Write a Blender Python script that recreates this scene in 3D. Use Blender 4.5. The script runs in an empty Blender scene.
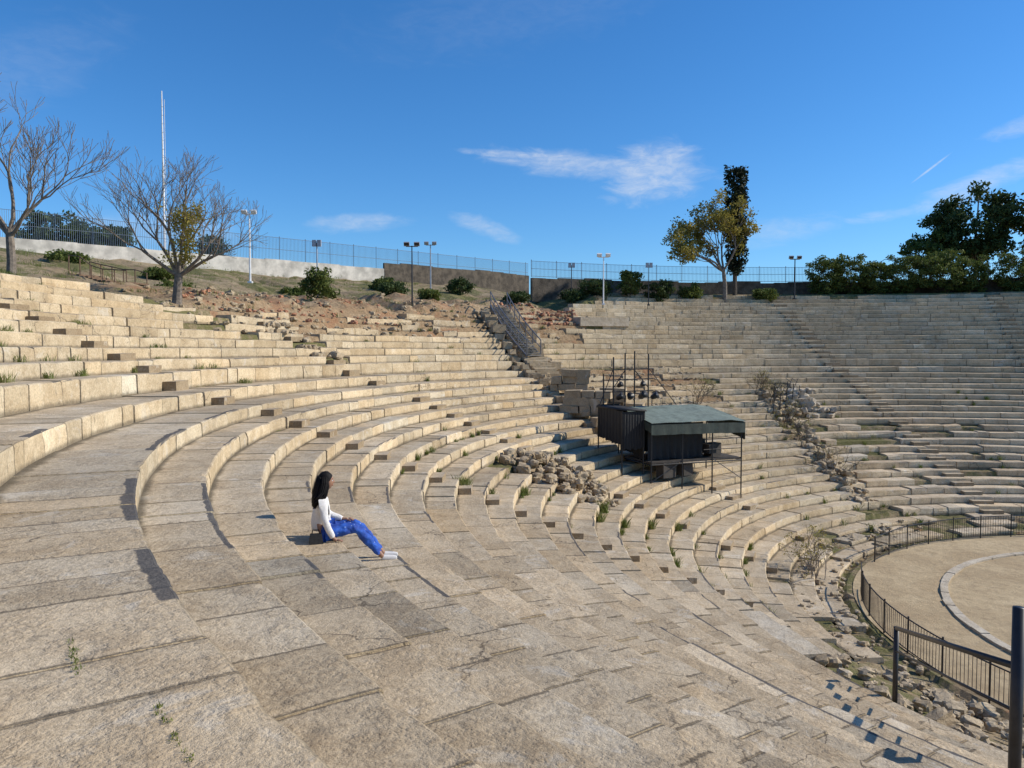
import bpy, math, random, time
import numpy as np
from mathutils import Vector, noise, Matrix, Quaternion
T0=time.time()
rnd=random.Random(7)
CX,CY=25.9,23.8
EYE=9.2
rad=math.radians
def P(th,r,z=0.0):
    a=rad(th); return Vector((CX+r*math.cos(a),CY+r*math.sin(a),z))
def polar(x,y):
    th=math.degrees(math.atan2(y-CY,x-CX))%360
    return th,math.hypot(x-CX,y-CY)
def ss(a,b,x):
    t=max(0,min(1,(x-a)/(b-a))); return t*t*(3-2*t)
def lerp(a,b,t): return a+(b-a)*t
def N(x,y,z=0): return noise.noise(Vector((x,y,z)))

# ---------------------------------------------------------------- nodes
def new_mat(name):
    m=bpy.data.materials.new(name); m.use_nodes=True
    nt=m.node_tree
    b=nt.nodes['Principled BSDF']
    return m,nt,b
class G:
    def __init__(s,nt): s.nt=nt
    def n(s,typ,**kw):
        nd=s.nt.nodes.new(typ)
        for k,v in kw.items(): setattr(nd,k,v)
        return nd
    def set(s,inp,v):
        if isinstance(v,bpy.types.NodeSocket): s.nt.links.new(v,inp)
        elif v is not None:
            if hasattr(inp.default_value,'__len__') and not hasattr(v,'__len__'):
                inp.default_value=[v]*len(inp.default_value)
            else:
                if hasattr(v,'__len__') and len(v)==3 and len(inp.default_value)==4: v=(*v,1)
                inp.default_value=v
    def math(s,op,a,b=None,c=None,clamp=False):
        nd=s.n('ShaderNodeMath',operation=op,use_clamp=clamp)
        s.set(nd.inputs[0],a)
        if b is not None: s.set(nd.inputs[1],b)
        if c is not None: s.set(nd.inputs[2],c)
        return nd.outputs[0]
    def mix(s,f,a,b,blend='MIX'):
        nd=s.n('ShaderNodeMix',data_type='RGBA',blend_type=blend)
        s.set(nd.inputs[0],f); s.set(nd.inputs[6],a); s.set(nd.inputs[7],b)
        return nd.outputs[2]
    def noise(s,vec,scale,detail=4,rough=.6,dist=0):
        nd=s.n('ShaderNodeTexNoise')
        if vec is not None: s.set(nd.inputs['Vector'],vec)
        nd.inputs['Scale'].default_value=scale; nd.inputs['Detail'].default_value=detail
        nd.inputs['Roughness'].default_value=rough; nd.inputs['Distortion'].default_value=dist
        return nd.outputs[0]
    def ramp(s,f,a,b,lo=0,hi=1):
        nd=s.n('ShaderNodeMapRange'); nd.clamp=True
        nd.interpolation_type='SMOOTHSTEP'
        s.set(nd.inputs[0],f); nd.inputs[1].default_value=a; nd.inputs[2].default_value=b
        nd.inputs[3].default_value=lo; nd.inputs[4].default_value=hi
        return nd.outputs[0]
    def obj(s): return s.n('ShaderNodeTexCoord').outputs['Object']
    def scale(s,vec,sc):
        nd=s.n('ShaderNodeMapping'); s.set(nd.inputs[0],vec); nd.inputs['Scale'].default_value=sc
        return nd.outputs[0]
    def bump(s,h,dist,strength=1,prev=None):
        nd=s.n('ShaderNodeBump'); s.set(nd.inputs['Height'],h)
        nd.inputs['Distance'].default_value=dist; nd.inputs['Strength'].default_value=strength
        if prev is not None: s.set(nd.inputs['Normal'],prev)
        return nd.outputs[0]

def simple(name,col,rough=.8,var=.25,scale=3,metal=0,bump=0):
    m,nt,b=new_mat(name); g=G(nt); o=g.obj()
    f=g.noise(o,scale,4)
    dark=[c*(1-var) for c in col]; lite=[min(1,c*(1+var)) for c in col]
    g.set(b.inputs['Base Color'],g.mix(g.ramp(f,.3,.7),dark,lite))
    b.inputs['Roughness'].default_value=rough; b.inputs['Metallic'].default_value=metal
    if bump: g.set(b.inputs['Normal'],g.bump(g.noise(o,scale*6,4),bump))
    return m

def stone_mat(name,tread,riser,uvbased=True,dirt=1.0):
    m,nt,b=new_mat(name); g=G(nt); o=g.obj()
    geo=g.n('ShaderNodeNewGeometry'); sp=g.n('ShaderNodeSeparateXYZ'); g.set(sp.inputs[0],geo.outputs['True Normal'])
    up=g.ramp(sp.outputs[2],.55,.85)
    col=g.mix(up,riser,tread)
    big=g.noise(o,.22,3,.6); med=g.noise(o,1.6,5,.7); fine=g.noise(o,18,5,.78); vf=g.noise(o,95,2,.6)
    col=g.mix(g.ramp(big,.32,.68,0,.6),col,g.mix(1.0,col,(.80,.77,.73),'MULTIPLY'))
    col=g.mix(g.ramp(med,.35,.70,0,.75),col,g.mix(1.0,col,(.72,.67,.61),'MULTIPLY'))
    col=g.mix(g.ramp(fine,.35,.68,0,.75),g.mix(1.0,col,(1.2,1.19,1.16),'MULTIPLY'),g.mix(1.0,col,(.72,.69,.65),'MULTIPLY'))
    col=g.mix(g.ramp(vf,.53,.70,0,.6),col,g.mix(1.0,col,(.50,.48,.45),'MULTIPLY'))
    gr=g.noise(g.scale(o,(1,1,.6)),3.1,7,.76,.4)
    col=g.mix(g.ramp(gr,.57,.69,0,.62*dirt),col,(.15,.13,.10))
    wh=g.noise(o,1.3,5,.74,.6)
    col=g.mix(g.ramp(wh,.57,.66,0,.5),col,(.60,.54,.44))
    if uvbased:
        at=g.n('ShaderNodeAttribute',attribute_name='tint')
        col=g.mix(1.0,col,at.outputs['Color'],'MULTIPLY')
        uv=g.n('ShaderNodeUVMap',uv_map='UVMap').outputs[0]; su=g.n('ShaderNodeSeparateXYZ'); g.set(su.inputs[0],uv)
        u,v=su.outputs[0],su.outputs[1]
        uv2=g.n('ShaderNodeUVMap',uv_map='edge').outputs[0]; s2=g.n('ShaderNodeSeparateXYZ'); g.set(s2.inputs[0],uv2)
        ej=g.ramp(g.math('SUBTRACT',s2.outputs[0],g.math('MULTIPLY',g.math('SUBTRACT',fine,.42),.07)),.005,.028,.7,0)
        col=g.mix(ej,col,(.085,.07,.05))
        lj=g.ramp(g.math('ADD',g.math('ABSOLUTE',v),g.math('MULTIPLY',g.math('SUBTRACT',fine,.5),.06)),.005,.023,.6,0)
        col=g.mix(g.math('MULTIPLY',lj,up),col,(.10,.085,.06))
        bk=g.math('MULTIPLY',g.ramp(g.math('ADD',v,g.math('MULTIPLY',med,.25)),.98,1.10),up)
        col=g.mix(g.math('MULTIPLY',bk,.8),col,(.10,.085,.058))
        cu=g.n('ShaderNodeCombineXYZ'); g.set(cu.inputs[0],g.math('MULTIPLY',u,.26))
        rowid=g.n('ShaderNodeAttribute',attribute_name='rowid').outputs['Fac']
        g.set(cu.inputs[1],g.math('MULTIPLY',rowid,37.3))
        nn=g.noise(cu.outputs[0],1.0,1,.4)
        seg=g.ramp(nn,.60,.605)
        wob=g.math('ADD',v,g.math('MULTIPLY',g.math('SUBTRACT',med,.5),.16))
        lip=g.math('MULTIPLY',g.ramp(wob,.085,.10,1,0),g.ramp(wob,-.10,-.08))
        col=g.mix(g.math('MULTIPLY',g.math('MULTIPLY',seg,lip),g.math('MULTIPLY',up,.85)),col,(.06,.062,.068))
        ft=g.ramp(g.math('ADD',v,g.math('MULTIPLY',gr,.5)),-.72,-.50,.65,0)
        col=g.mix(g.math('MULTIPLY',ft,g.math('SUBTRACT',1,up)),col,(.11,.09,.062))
        vc=g.n('ShaderNodeTexVoronoi',feature='DISTANCE_TO_EDGE'); vc.inputs['Scale'].default_value=.5
        wv=g.n('ShaderNodeVectorMath',operation='ADD'); nd=g.n('ShaderNodeTexNoise'); g.set(nd.inputs['Vector'],o); nd.inputs['Scale'].default_value=2.2; nd.inputs['Detail'].default_value=4
        sc2=g.n('ShaderNodeVectorMath',operation='SCALE'); g.set(sc2.inputs[0],nd.outputs[1]); sc2.inputs['Scale'].default_value=.7
        g.set(wv.inputs[0],o); g.set(wv.inputs[1],sc2.outputs[0]); g.set(vc.inputs['Vector'],wv.outputs[0])
        ck=g.math('MULTIPLY',g.ramp(vc.outputs['Distance'],.0,.010,1,0),g.ramp(big,.50,.56))
        col=g.mix(g.math('MULTIPLY',ck,.75),col,(.07,.055,.04))
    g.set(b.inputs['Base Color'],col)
    b.inputs['Roughness'].default_value=.92
    b.inputs['Specular IOR Level'].default_value=.2
    vo=g.n('ShaderNodeTexVoronoi'); g.set(vo.inputs['Vector'],o); vo.inputs['Scale'].default_value=22
    pit=g.ramp(vo.outputs['Distance'],.0,.28)
    pm=g.ramp(med,.45,.6)
    nb=g.bump(g.math('MULTIPLY',pit,pm),.008,.7)
    nb=g.bump(med,.06,.7,nb); nb=g.bump(g.math('ADD',fine,g.math('MULTIPLY',vf,.25)),.020,.9,nb)
    g.set(b.inputs['Normal'],nb)
    return m

# ---------------------------------------------------------------- mesh builder
class MB:
    def __init__(s): s.v=[]; s.f=[]; s.m=[]
    def add(s,vs,fs,mi=0):
        o=len(s.v); s.v.extend([tuple(v) for v in vs]); s.f.extend([[i+o for i in f] for f in fs]); s.m.extend([mi]*len(fs))
    def tube(s,pts,rads,n=6,mi=0,cap=True):
        pts=[Vector(p) for p in pts]; vs=[]; fs=[]
        for i,p in enumerate(pts):
            d=(pts[min(i+1,len(pts)-1)]-pts[max(i-1,0)]).normalized()
            a=d.orthogonal().normalized() if i==0 else (a-d*a.dot(d)).normalized()
            b=d.cross(a)
            for j in range(n):
                t=2*math.pi*j/n; vs.append(p+(a*math.cos(t)+b*math.sin(t))*rads[i])
        for i in range(len(pts)-1):
            for j in range(n): fs.append([i*n+j,i*n+(j+1)%n,(i+1)*n+(j+1)%n,(i+1)*n+j])
        if cap: fs.append(list(range(n))[::-1]); fs.append([(len(pts)-1)*n+j for j in range(n)])
        s.add(vs,fs,mi)
    def bar(s,a,b,r=.02,n=6,mi=0): s.tube([a,b],[r,r],n,mi)
    def box(s,c,size,mi=0,rot=None,jit=0,top=1.0):
        hx,hy,hz=[q/2 for q in size]; vs=[]
        for z in (-hz,hz):
            k=top if z>0 else 1
            for x,y in ((-hx,-hy),(hx,-hy),(hx,hy),(-hx,hy)):
                v=Vector((x*k,y*k,z))
                if jit: v+=Vector((rnd.uniform(-jit,jit),rnd.uniform(-jit,jit),rnd.uniform(-jit,jit)))
                if rot is not None: v=rot@v
                vs.append(v+Vector(c))
        s.add(vs,[[3,2,1,0],[4,5,6,7],[0,1,5,4],[1,2,6,5],[2,3,7,6],[3,0,4,7]],mi)
    def ball(s,c,rx,ry,rz,mi=0,n=16,m=12,fn=None):
        vs=[];fs=[]
        for i in range(m+1):
            ph=math.pi*i/m
            for j in range(n):
                t=2*math.pi*j/n; v=Vector((rx*math.sin(ph)*math.cos(t),ry*math.sin(ph)*math.sin(t),rz*math.cos(ph)))
                if fn: v=fn(v)
                vs.append(v+Vector(c))
        for i in range(m):
            for j in range(n): fs.append([i*n+j,(i+1)*n+j,(i+1)*n+(j+1)%n,i*n+(j+1)%n])
        s.add(vs,fs,mi)
    def rock(s,c,size,mi=0,flat=.7,seed=None):
        R=Matrix.Rotation(rnd.uniform(0,6.28),3,'Z')@Matrix.Rotation(rnd.uniform(-.35,.35),3,'X')@Matrix.Rotation(rnd.uniform(-.3,.3),3,'Y')
        sx,sy,sz=size*rnd.uniform(.7,1.3),size*rnd.uniform(.6,1.0),size*flat*rnd.uniform(.6,1.1)
        vs,fs=ROCK; off=Vector((rnd.uniform(0,99),rnd.uniform(0,99),rnd.uniform(0,99)))
        out=[]
        for v in vs:
            q=Vector(v); q=q*(1+.38*noise.noise(q*1.6+off))
            q=Vector((q.x*sx/2,q.y*sy/2,q.z*sz/2))
            out.append(R@q+Vector(c))
        s.add(out,fs,mi)
    def build(s,name,mats,smooth=False,parent=None):
        me=bpy.data.meshes.new(name); me.from_pydata(s.v,[],s.f)
        for m in mats: me.materials.append(m)
        me.polygons.foreach_set('material_index',s.m)
        if smooth: me.polygons.foreach_set('use_smooth',[True]*len(s.f))
        me.update(); ob=bpy.data.objects.new(name,me); bpy.context.scene.collection.objects.link(ob)
        if parent: ob.parent=parent
        return ob
def _rockbase():
    n=3; vs={}; L=[]; fs=[]
    def idx(p):
        k=tuple(round(c,4) for c in p)
        if k not in vs:
            vs[k]=len(L); q=Vector(p); sq=q.normalized()*1.25; L.append(tuple(q.lerp(sq,.45)))
        return vs[k]
    for ax in range(3):
        for sg in (-1,1):
            for i in range(n):
                for j in range(n):
                    q=[]
                    for a,b in ((0,0),(1,0),(1,1),(0,1)):
                        c=[0,0,0]; c[ax]=sg; c[(ax+1)%3]=-1+2*(i+a)/n; c[(ax+2)%3]=-1+2*(j+b)/n; q.append(idx(c))
                    fs.append(q if sg>0 else q[::-1])
    return L,fs
ROCK=_rockbase()
def empty(name,loc=(0,0,0)):
    e=bpy.data.objects.new(name,None); e.location=loc; bpy.context.scene.collection.objects.link(e); return e

# ---------------------------------------------------------------- theatre profile
rows=[(14.4,.16,.87),(15.27,.32,.88)]
for k in range(20): rows.append((16.15+.88*k,.5+.35*k,.88))
rows.append((33.75,7.5,1.55)); rows.append((35.3,7.92,1.5))
for j in range(17): rows.append((36.8+.86*j,8.5+.39*j,.86))
TH0,TH1=36.0,243.0
def rmax(th):
    v=lerp(50.0,45.4,ss(108,120,th)); v=lerp(v,43.4,ss(130,142,th)); v=lerp(v,45.2,ss(160,176,th))
    return v
def rmin(th): return lerp(14.3,18.9,ss(180,196,th))
def stepz(r):
    z=0.0
    for R,zz,w in rows:
        if r>=R-1e-6: z=zz
        else: break
    return z
def outer(th,r):
    rm=rmax(th); zr=stepz(rm-.3)
    left=ss(108,117,th)
    q=max(0,min(1,(r-rm)/(75-rm)))
    lz=lerp(zr-.1,EYE+8.0,.35*q*q*(3-2*q)+.65*q)
    rz=EYE+5.3 if r>rm else zr
    z=lerp(rz,lz,left)
    bump=ss(0,3,r-rm)
    z+=bump*left*(.35*N(th*.22,r*.16,3)+.32*N(th*.9,r*.5,8)+.18*N(th*2.5,r*1.5,8))
    bank=ss(117,121,th)*(1-ss(158,164,th))
    z+=bank*.9*ss(rm+.3,rm+1.4,r)*(1-ss(rm+5,rm+11,r))*(.75+.5*N(th*.6,r*.4,2))
    return z
def gz(th,r):
    th=th%360
    inside=ss(TH0-1.5,TH0,th)*(1-ss(TH1,TH1+1.5,th))
    if r<13.9: z=0.0
    elif r<rmin(th): z=stepz(rmin(th))*ss(13.9,rmin(th)+.2,r)*.9
    elif r<=rmax(th): z=stepz(r)
    else: z=outer(th,r)
    flat=lerp(0,2.0,ss(40,120,r))
    return lerp(flat,z,inside)
def gxy(x,y):
    return gz(*polar(x,y))
def ruin_th(r): return lerp(137.2,126.3,(r-28.5)/17.0)
def dmg(th,r):
    d=0.035
    w=1.2*N(th*.35,r*.35,5)
    if r>28 and abs(th-ruin_th(r)+w*.5)<2.4: d=max(d,1.0)
    if 111<th<130 and 28.5<r+w<36: d=max(d,.34)
    if 116<th<165 and r>40.6+w*1.5: d=max(d,.82)
    tr=lerp(112.5,105,(r-19)/11)
    if abs(th-tr+w)<2.6 and 17<r<33: d=max(d,.75)
    if abs(th-157+w)<1.5 and 37.5<r<46: d=max(d,.6)
    if 159<th<166 and 23.2<r<27.3: d=max(d,.85)
    if th<107 and r<27: d=max(d,.24)
    if 138<th<150 and r<22: d=max(d,.18)
    if th>168 and r>39: d=max(d,.15)
    if r<16.9: d=max(d,.36)
    return d

# ---------------------------------------------------------------- materials
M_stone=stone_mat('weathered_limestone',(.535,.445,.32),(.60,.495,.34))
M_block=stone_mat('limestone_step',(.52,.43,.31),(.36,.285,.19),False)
M_rub=stone_mat('rubble_stone',(.50,.41,.285),(.45,.365,.25),False)
M_white=stone_mat('pale_rubble_stone',(.58,.52,.42),(.50,.44,.35),False,.6)
def ground_mat(name,c1,c2,green,red):
    m,nt,b=new_mat(name); g=G(nt); o=g.obj()
    a=g.noise(o,.35,5,.65); c=g.noise(o,4,6,.74); d=g.noise(o,30,3,.7)
    col=g.mix(g.ramp(a,.35,.65),c1,c2)
    col=g.mix(g.ramp(c,.4,.7,0,.75),col,[q*.5 for q in c1])
    gr=g.noise(o,.2,7,.78)
    col=g.mix(g.ramp(gr,green,green+.10,0,.85),col,(.13,.135,.042))
    rd=g.noise(g.scale(o,(1,1,1.5)),.5,5,.7)
    col=g.mix(g.ramp(rd,red,red+.07,0,.6),col,(.36,.18,.095))
    col=g.mix(g.ramp(d,.5,.75,0,.5),col,(.42,.35,.25))
    g.set(b.inputs['Base Color'],col); b.inputs['Roughness'].default_value=.95
    b.inputs['Specular IOR Level'].default_value=.15
    nb=g.bump(c,.16,.95); nb=g.bump(d,.03,.8,nb); g.set(b.inputs['Normal'],nb); return m
M_ground=ground_mat('dry_earth_and_grass',(.32,.235,.14),(.42,.33,.205),.45,.62)
M_exc=ground_mat('excavated_earth',(.36,.235,.13),(.47,.345,.21),.64,.53)
def sand_mat():
    m,nt,b=new_mat('sand'); g=G(nt); o=g.obj()
    a=g.noise(o,.35,7,.65,.5); d=g.noise(o,25,4,.7); c=g.noise(o,2.2,7,.75)
    col=g.mix(g.ramp(a,.3,.7),(.40,.29,.16),(.58,.45,.265))
    col=g.mix(g.ramp(c,.46,.64,0,.7),col,(.36,.265,.15))
    col=g.mix(g.ramp(d,.48,.75,0,.5),col,(.28,.20,.115))
    g.set(b.inputs['Base Color'],col); b.inputs['Roughness'].default_value=.95
    g.set(b.inputs['Normal'],g.bump(c,.09,.9,g.bump(d,.03,.8))); return m
M_sand=sand_mat()
M_dark=simple('black_painted_steel',(.018,.018,.02),.45,.3,8)
M_grey=simple('galvanised_steel',(.35,.37,.40),.5,.15,5,.3)
M_rail=simple('dull_grey_steel',(.12,.12,.125),.5,.2,5,.2)
M_fence=simple('blue_grey_fence_paint',(.10,.14,.20),.6,.2,5)
M_wwall=simple('whitewashed_wall',(.56,.52,.45),.85,.3,.8)
M_dwall=simple('dark_stone_wall',(.10,.08,.058),.9,.45,1.5,0,.05)
M_white_p=simple('white_painted_steel',(.75,.75,.74),.5,.08,5)
M_brick=simple('red_brick_rubble',(.38,.18,.10),.9,.4,6,0,.02)

# ---------------------------------------------------------------- ground (one sheet)
def build_ground():
    radii=[0,4,8,11,13.0,13.7,13.9,14.1,14.3]
    for R,z,w in rows: radii+= [R-.012,R+.10,R+w*.6]
    radii=sorted([r for r in radii if r<50.5])
    radii+= [51,51.5,52,52.6,53.3,54,55,56,57.2,58.5,60,62.5,65,68,71,75,79,84,90,98,110,125,150,190,260,400,700,1300,3000]
    n=480; vs=[]; fs=[]; ms=[]
    for r in radii:
        for t in range(n):
            th=t*360/n; z=gz(th,r)
            inside=TH0<th<TH1 and 14.2<r<=rmax(th)
            if inside:
                d=dmg(th,r); z-=.13-.03*d
                z+=(.03+.13*d)*N(th*.8,r*1.4,1)
                if d>.9: z-=.25
            elif 13.85<r<=14.2: z+=.03*N(th,r*3,2)
            vs.append(P(th,r,z))
    for i in range(len(radii)-1):
        for t in range(n):
            a=i*n+t; b=i*n+(t+1)%n; fs.append([a,a+n,b+n,b])
            th=t*360/n; r=radii[i]; w=N(th*.4,r*.4,7)
            ms.append(1 if (117+2*w<th<161+3*w and 40<r<50.5+3*w) or (111<th<131 and 29<r<36) else 0)
    mb=MB(); mb.add(vs,fs); mb.m=ms; return mb.build('ground',[M_ground,M_exc])
build_ground()
mb=MB(); n=120; rr_=[0.01,1.5,3,4.5,6,7.5,9,10,11,12,13,13.6,13.88]
vs=[];fs=[]
for r in rr_:
    for t in range(n):
        a=360*t/n; vs.append(P(a,r,.02+(.04+.04*N(a*.05,r*.5,4)+.03*N(a*.3,r*1.3,9))*(1 if r<13.4 else .2)))
for i in range(len(rr_)-1):
    for t in range(n): fs.append([i*n+t,(i+1)*n+t,(i+1)*n+(t+1)%n,i*n+(t+1)%n])
mb.add(vs,fs); mb.build('orchestra_floor',[M_sand],True)
mb=MB(); th=0
while th<360:
    dt=rnd.uniform(3.0,6.5); w=.28+rnd.uniform(-.02,.04); r0=10.6+rnd.gauss(0,.015)
    ns_=4; vs=[]
    h=.13+rnd.uniform(-.015,.015)
    for i in range(ns_+1):
        t=th+.05+(dt-.1)*i/ns_
        vs+=[P(t,r0,0),P(t,r0,h),P(t,r0+w,h),P(t,r0+w,0)]
    fs=[]
    for i in range(ns_):
        for j in range(3): a=i*4+j; fs.append([a,a+1,a+5,a+4])
    fs.append([0,3,2,1]); fs.append([ns_*4,ns_*4+1,ns_*4+2,ns_*4+3])
    mb.add(vs,fs); th+=dt
mb.build('orchestra_stone_kerb',[M_white])

# ---------------------------------------------------------------- seating rows
def build_seats():
    V=[];F=[];UV=[];U2=[];TI=[];RO=[]
    for k,(r0,zt,w) in enumerate(rows):
        zb=rows[k-1][1] if k else .0
        R=zt-zb
        th=TH0+rnd.uniform(0,1)
        while th<TH1:
            c=P(th,r0,zt); dist=math.hypot(c.x,c.y)
            bl=rnd.choice((rnd.uniform(.6,1.4),rnd.uniform(1.2,3.0))) if dist>13 else rnd.choice((rnd.uniform(.5,.9),rnd.uniform(.8,1.6)))
            dt=math.degrees(bl/r0); t0,t1=th,th+dt; th=t1
            tm=(t0+t1)/2
            if r0>rmax(tm)-.2+.9*N(tm*.5,3,3) or r0<rmin(tm): continue
            d=dmg(tm,r0+.3)
            if rnd.random()<d*.74-.03: continue
            sg=.08 if dist<9 else .16 if dist<16 else .4 if dist<32 else .9
            ns=max(2 if dist<32 else 1,int(bl/sg))
            if dist<16: prof=[(0,-R-.05),(0,-R*.55),(0,-.05),(.006,-.012),(.028,0)]+[(w*f,0) for f in (.12,.25,.4,.55,.7,.85)]+[(w+.03,0)]
            else: prof=[(0,-R-.05),(0,-R*.5),(0,-.03),(.03,0),(w*.5,0),(w+.03,0)]
            gap=math.degrees((.006 if dist<20 else .010)/r0)
            nearf=ss(8,22,dist)
            dz=rnd.gauss(0,.004+.005*nearf+.03*d); tilt=rnd.gauss(0,.003+.003*nearf+.02*d); dr=rnd.gauss(0,.007+.005*nearf+.03*d); tw=rnd.gauss(0,.003)
            tint=rnd.gauss(1,.09); wm=rnd.gauss(0,.02)
            if rnd.random()<.06: tint*=1.15; wm-=.02
            if tm<107 and r0<27: tint*=1.1
            tc=(tint*(1+wm),tint,tint*(1-wm*1.5)+ (.02 if (tm<107 and r0<27) else 0),1)
            amp=.010+.016*nearf+.13*d
            o=len(V); m=len(prof)
            for i in range(ns+1):
                f=i/ns; t=t0+gap+(t1-t0-2*gap)*f
                for j,(a,b) in enumerate(prof):
                    p=P(t,r0+a,zt+b)
                    rr=r0+a+dr+tw*(f-.5)
                    zz=zt+b+(dz+tilt*(f-.5)*2 if b>-R*.7 else 0)
                    if b>-.08 and a<w*.16:
                        e=max(0,noise.noise(Vector((p.x*2.1,p.y*2.1,k*3.1)))-.25)*(amp*3+.02)+max(0,noise.noise(Vector((p.x*11,p.y*11,k))))*amp*.9
                        if b<0 or a<.05: rr+=e; zz-=e*.55
                    elif a>0 and a<w: zz+=noise.noise(Vector((p.x*1.9,p.y*1.9,k*2.)))*(.008+.03*d)
                    else: rr+=noise.noise(Vector((p.x*1.5,p.y*1.5,b*3)))*.012*(1 if a==0 else 0)
                    if (i==0 or i==ns) and b>-.1 and a<w: zz-=.006
                    V.append(P(t,rr,zz))
            u0=rad(t0)*r0
            def uvp(i,j):
                a,b=prof[j]; return (u0+bl*i/ns+k*17.0, a/w if a>.001 else b/R)
            def eu(i): return (min(i,ns-i)*bl/ns,0)
            for i in range(ns):
                for j in range(m-1):
                    F.append([o+i*m+j,o+(i+1)*m+j,o+(i+1)*m+j+1,o+i*m+j+1][::-1]); UV+= [uvp(i,j),uvp(i+1,j),uvp(i+1,j+1),uvp(i,j+1)][::-1]
                    U2+=[eu(i),eu(i+1),eu(i+1),eu(i)][::-1] if ns>1 else [(.3,0)]*4
                    TI.append(tc); RO.append(k)
            for i,rev in ((0,False),(ns,True)):
                ids=[o+i*m+j for j in range(m)]; V.append(P(t0+gap if i==0 else t1-gap,r0+w+.03,zt-R-.05)); ids.append(len(V)-1)
                uu=[uvp(i,j) for j in range(m)]+[(0,-.5)]
                if rev: ids=ids[::-1]; uu=uu[::-1]
                F.append(ids); UV+=uu; U2+=[(.3,0)]*len(uu); TI.append(tc); RO.append(k)
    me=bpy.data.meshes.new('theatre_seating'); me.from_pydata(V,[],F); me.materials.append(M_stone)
    uvl=me.uv_layers.new(name='UVMap'); uvl.data.foreach_set('uv',np.array(UV,dtype=np.float32).ravel())
    uvl=me.uv_layers.new(name='edge'); uvl.data.foreach_set('uv',np.array(U2,dtype=np.float32).ravel())
    at=me.attributes.new('tint','FLOAT_COLOR','FACE'); at.data.foreach_set('color',np.array(TI,dtype=np.float32).ravel())
    ar=me.attributes.new('rowid','FLOAT','FACE'); ar.data.foreach_set('value',np.array(RO,dtype=np.float32))
    me.update(); ob=bpy.data.objects.new('theatre_seating',me); bpy.context.scene.collection.objects.link(ob)
build_seats()

# ---------------------------------------------------------------- aisle steps
def aisle(th,rlo,rhi,wid=.95,skip=.05,jit=.012):
    mb=MB()
    for k,(r0,zt,w) in enumerate(rows):
        if k<3 or not (rlo<=r0<=rhi): continue
        if rnd.random()<skip: continue
        zb=rows[k-1][1]; h=(zt-zb)*.52
        dep=.40; c=P(th,r0-dep/2-.012,zb+h/2-.02)
        rot=Matrix.Rotation(rad(th)+rnd.gauss(0,.02),3,'Z')
        mb.box(c,(dep,wid*rnd.uniform(.88,1.05),h+.04),0,rot,jit)
    return mb.build('aisle_steps',[M_block])
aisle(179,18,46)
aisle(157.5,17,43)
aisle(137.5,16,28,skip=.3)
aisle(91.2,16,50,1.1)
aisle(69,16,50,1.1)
mb=MB()
for i in range(42):
    r=28.8+i*.40; th=ruin_th(r); z=stepz(28.8)+(r-28.8)*.43-.12
    mb.box(P(th,r,z),(.44,1.5,.34),0,Matrix.Rotation(rad(th-25),3,'Z'),.04)
for side in (-2.2,2.3):
    r=27.6
    while r<45.5:
        s=rnd.uniform(.35,.9); th=ruin_th(r)+side*34/r*1.0+rnd.gauss(0,.3)
        hgt=stepz(r)+rnd.uniform(-.05,.3)
        mb.box(P(th,r,hgt),(s*rnd.uniform(.8,1.5),s,s*.7),0,Matrix.Rotation(rad(th-25)+rnd.gauss(0,.2),3,'Z')@Matrix.Rotation(rnd.gauss(0,.08),3,'X'),.06)
        r+=rnd.uniform(.3,.7)
def masonry(x0,y0,x1,y1,z0,courses,ch=.42,th_=.9,taper=.35):
    a=Vector((x0,y0,0)); b=Vector((x1,y1,0)); d=(b-a).normalized(); L=(b-a).length; ang=math.atan2(d.y,d.x)
    for c in range(courses):
        s=rnd.uniform(0,.3)+c*taper*rnd.uniform(.3,1)
        while s<L-c*taper*.5:
            w=rnd.uniform(.45,1.1); p=a+d*(s+w/2)
            mb.box((p.x+rnd.gauss(0,.04),p.y+rnd.gauss(0,.04),z0+c*ch+ch/2),(w-.03,th_*rnd.uniform(.8,1.05),ch-.02),0,Matrix.Rotation(ang+rnd.gauss(0,.03),3,'Z'),.035)
            s+=w
masonry(2.6,43.0,5.2,42.4,EYE-3.5,3)
masonry(4.6,44.2,6.6,43.4,EYE-3.4,3)
masonry(2.2,45.6,4.2,45.2,EYE-2.4,3)
mb.build('ruined_stone_stairway',[M_rub])
mb=MB()
def rp(r,off,dz):
    th=ruin_th(r); q=P(th+off,r,0); q.z=stepz(28.8)+(r-28.8)*.43+dz; return q
for off in (-1.0,1.0):
    for seg in ((36.5,45.5),):
        pts=[rp(seg[0]+i*.5,off,1.15) for i in range(int((seg[1]-seg[0])/.5)+1)]
        mb.tube(pts,[.042]*len(pts),5); mb.tube([p-Vector((0,0,.5)) for p in pts],[.03]*len(pts),5)
        for p in pts[::3]: mb.bar(p-Vector((0,0,1.25)),p,.04,5)
        mb.tube([p-Vector((0,0,1.03)) for p in pts],[.06]*len(pts),5)
for i in range(33):
    r=36.5+i*.28; a=rp(r,-1.0,.12); b=rp(r,1.0,.12); mb.box((a+b)/2,(.28,(a-b).length,.04),0,Matrix.Rotation(rad(ruin_th(r)),3,'Z'))
mb.build('metal_staircase',[M_rail])
mb=MB(); c=P(115.5,43.2,stepz(43.2)+.25); mb.box(c,(4.6,1.1,.75),0,Matrix.Rotation(rad(115.5-90),3,'Z'),.03); mb.build('concrete_platform',[M_white])

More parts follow.
